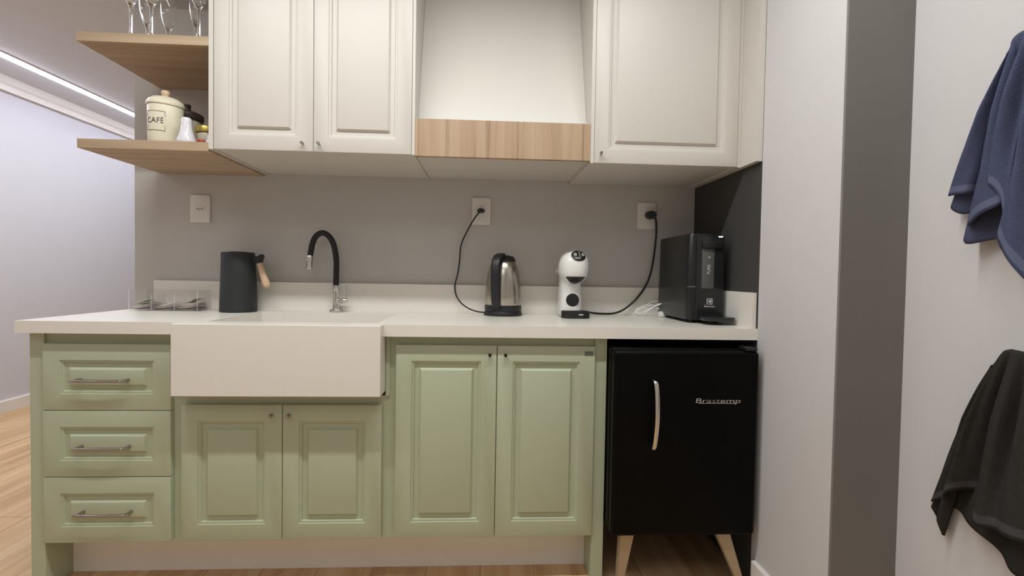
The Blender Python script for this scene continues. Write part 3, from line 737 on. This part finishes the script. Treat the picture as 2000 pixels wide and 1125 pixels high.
bm = bmesh.new(); lathe(bm, [(0, zs1), (.028, zs1), (.031, zs1+.004), (.031, zs1+.048), (.028, zs1+.055), (0, zs1+.055)], (gx, gy, 0), 36); part('body', bm, M['jarglass'], gj, 40)
bm = bmesh.new(); lathe(bm, [(.028, zs1+.0555), (.0335, zs1+.056), (.034, zs1+.06), (.0335, zs1+.075), (.032, zs1+.077), (0, zs1+.078)], (gx, gy, 0), 36); part('lid', bm, M['gold'], gj, 40)
ox, oy = -.962, -.378
on = thing('porcelain_bird', 'tiny white porcelain ornament with a slim neck beside the gold-lidded jar', 'ornament', (ox, oy, zs1))
bm = bmesh.new(); lathe(bm, [(0, zs1), (.014, zs1), (.019, zs1+.006), (.018, zs1+.013), (.009, zs1+.019), (.006, zs1+.026), (.0075, zs1+.033), (.005, zs1+.038), (0, zs1+.039)], (ox, oy, 0), 24, sx=1.2); part('body', bm, M['porcelain'], on, 60)
o = obj('red_bead', (lambda b: (lathe(b, [(0, zs1), (.006, zs1), (.0105, zs1+.003), (.0115, zs1+.007), (.009, zs1+.0115), (0, zs1+.0135)], (-.968, -.418, 0), 24, sx=1.25), b)[1])(bmesh.new()), M['red'], None, 60)
tag(o, 'small glossy red trinket at the foot of the white shaker', 'trinket')

# ------------------------------------------------------------------ glasses on the middle shelf
zs2 = S2+TH
def glass_bm(stem, bowl, Rb, Rf):
    bm = bmesh.new(); s, t = stem, .0011
    out = [(0, 0), (Rf*.97, 0), (Rf, .001), (Rf*.96, .0022), (Rf*.35, .0055), (.0062, .012), (.0045, .03), (.0042, s*.6), (.005, s-.012), (.0085, s), (Rb*.62, s+bowl*.14), (Rb*.88, s+bowl*.34), (Rb, s+bowl*.6), (Rb*.95, s+bowl)]
    inn = [(Rb*.95-t, s+bowl), (Rb-t, s+bowl*.6), (Rb*.88-t, s+bowl*.34), (Rb*.62-t, s+bowl*.15), (.006, s+.008), (0, s+.006)]
    lathe(bm, out+inn, (0, 0, 0), 32); return bm
specs = [(-1.214, -.392, .117, .125, .030, 'leftmost'), (-1.229, -.285, .096, .15, .026, 'second from the left, set back'), (-1.147, -.392, .117, .125, .030, 'third from the left, near the shelf edge'),
         (-1.174, -.255, .096, .15, .026, 'fourth from the left, set back'), (-1.052, -.30, .100, .14, .022, 'fifth from the left, with a narrow bowl'), (-.993, -.388, .117, .125, .030, 'rightmost, next to the cabinet')]
for x, y, s, b, rb, wd in specs:
    o = obj('stemmed_glass', glass_bm(s, b, rb, .030), M['glass'], None, 60); o.location = (x, y, zs2)
    tag(o, 'clear stemmed glass on the middle shelf, ' + wd, 'glass', 'stemmed glasses on the middle shelf')

# ------------------------------------------------------------------ towels
def resample(cols, n):
    P = spline([Vector(c_) for c_ in cols], 6); L = [0]
    for a, b in zip(P, P[1:]): L.append(L[-1]+(b-a).length)
    out = []; j = 0
    for i in range(n):
        d = L[-1]*i/(n-1)
        while j < len(L)-2 and L[j+1] < d: j += 1
        t = (d-L[j])/max(1e-9, L[j+1]-L[j]); out.append(P[j].lerp(P[j+1], min(1, max(0, t))))
    return out
DOME, FOLD, FREQ = .034, .019, 23
def towel_sheet(hook, cols, n=90, rows=44, seed=0, belly=.7, hem=(.9, .955), thick=.005):
    """cols: hem points as (y, z, distance from the wall); cloth gathers to the hook"""
    rnd = random.Random(seed); H = resample(cols, n); bm = bmesh.new(); G = []
    ph = [rnd.uniform(0, 6.3) for _ in range(4)]
    for i in range(n):
        e = H[i]; g = i/(n-1); row = []
        top = Vector((hook[0]+DOME*math.cos(math.pi*g), hook[1]-.016+.018*math.sin(math.pi*g), hook[2]+.014*math.sin(math.pi*g)))
        for j in range(rows+1):
            v = j/rows; a = v**belly
            y = top.x+(e.x-top.x)*a; z = top.y+(e.y-top.y)*v
            off = top.z+(e.z-top.z)*v+FOLD*min(1, v*2.5)*(1-.55*v)*math.sin(g*FREQ+ph[0]+v*1.2)+.3*FOLD*math.sin(v*math.pi)*math.sin(g*FREQ*2.1+ph[1]+v*2)
            off = max(.012, off)
            row.append(bm.verts.new((XT-off, y, z)))
        G.append(row)
    F = []
    for i in range(n-1):
        for j in range(rows):
            fc_ = bm.faces.new((G[i][j], G[i+1][j], G[i+1][j+1], G[i][j+1]))
            if hem and hem[0] <= (j+.5)/rows <= hem[1]: fc_.material_index = 1
    bmesh.ops.recalc_face_normals(bm, faces=bm.faces)
    src = bm.faces[:]; nm = {v: v.normal.copy() for v in bm.verts}
    cp_ = {v: bm.verts.new(v.co-nm[v]*thick) for v in list(bm.verts)}
    for fc_ in src:
        k = bm.faces.new([cp_[v] for v in reversed(fc_.verts)]); k.material_index = fc_.material_index
    bd = [e for e in bm.edges if len(e.link_faces) == 1 and e.verts[0] in cp_]
    for e in bd: bm.faces.new((e.verts[0], e.verts[1], cp_[e.verts[1]], cp_[e.verts[0]]))
    return bm
NF = [(-1.083, 1.25, .03), (-1.129, 1.248, .05), (-1.138, 1.245, .035), (-1.136, 1.223, .03), (-1.145, 1.176, .045), (-1.199, 1.196, .07), (-1.235, 1.213, .075), (-1.212, 1.238, .06), (-1.175, 1.269, .05), (-1.229, 1.238, .075), (-1.245, 1.186, .085), (-1.246, 1.145, .09), (-1.269, 1.118, .095), (-1.297, 1.078, .1), (-1.316, 1.053, .1), (-1.342, 1.046, .095), (-1.36, 1.083, .07)]
NB = [(-1.082, 1.233, .02), (-1.081, 1.221, .018), (-1.1, 1.207, .02), (-1.121, 1.204, .02), (-1.127, 1.173, .03), (-1.137, 1.136, .035), (-1.199, 1.145, .04), (-1.228, 1.12, .05), (-1.279, 1.055, .06), (-1.321, 1.046, .05), (-1.336, 1.084, .04)]
BF = [(-1.065, .525, .03), (-1.1, .551, .045), (-1.131, .576, .055), (-1.165, .598, .04), (-1.187, .587, .04), (-1.21, .546, .07), (-1.246, .553, .085), (-1.276, .561, .09), (-1.331, .569, .1), (-1.357, .575, .09), (-1.364, .588, .06)]
BB = [(-1.056, .509, .02), (-1.066, .476, .02), (-1.082, .453, .02), (-1.082, .494, .018), (-1.097, .527, .02), (-1.16, .523, .03), (-1.221, .498, .04), (-1.277, .479, .05), (-1.326, .489, .05), (-1.342, .537, .03)]
t = thing('hand_towel', 'navy blue terry towel hanging on the pale wall at upper right', 'towel', (XT-.05, -1.259, 1.542), 'towels on the right wall')
part('front_layer', towel_sheet((-1.259, 1.542, .05), NF, seed=1, belly=.95, hem=(.93, .97)), [M['navy'], M['navyhem']], t, 180)
part('back_layer', towel_sheet((-1.259, 1.535, .03), NB, seed=2, belly=.95, hem=None), [M['navy'], M['navyhem']], t, 180)
t = thing('hand_towel', 'charcoal black terry towel hanging below the navy one at lower right', 'towel', (XT-.05, -1.268, .918), 'towels on the right wall')
part('front_layer', towel_sheet((-1.268, .918, .05), BF, seed=3, belly=.8, hem=(.93, .975)), [M['charcoal'], M['charhem']], t, 180)
part('back_layer', towel_sheet((-1.268, .912, .03), BB, seed=4, belly=.8, hem=None), [M['charcoal'], M['charhem']], t, 180)
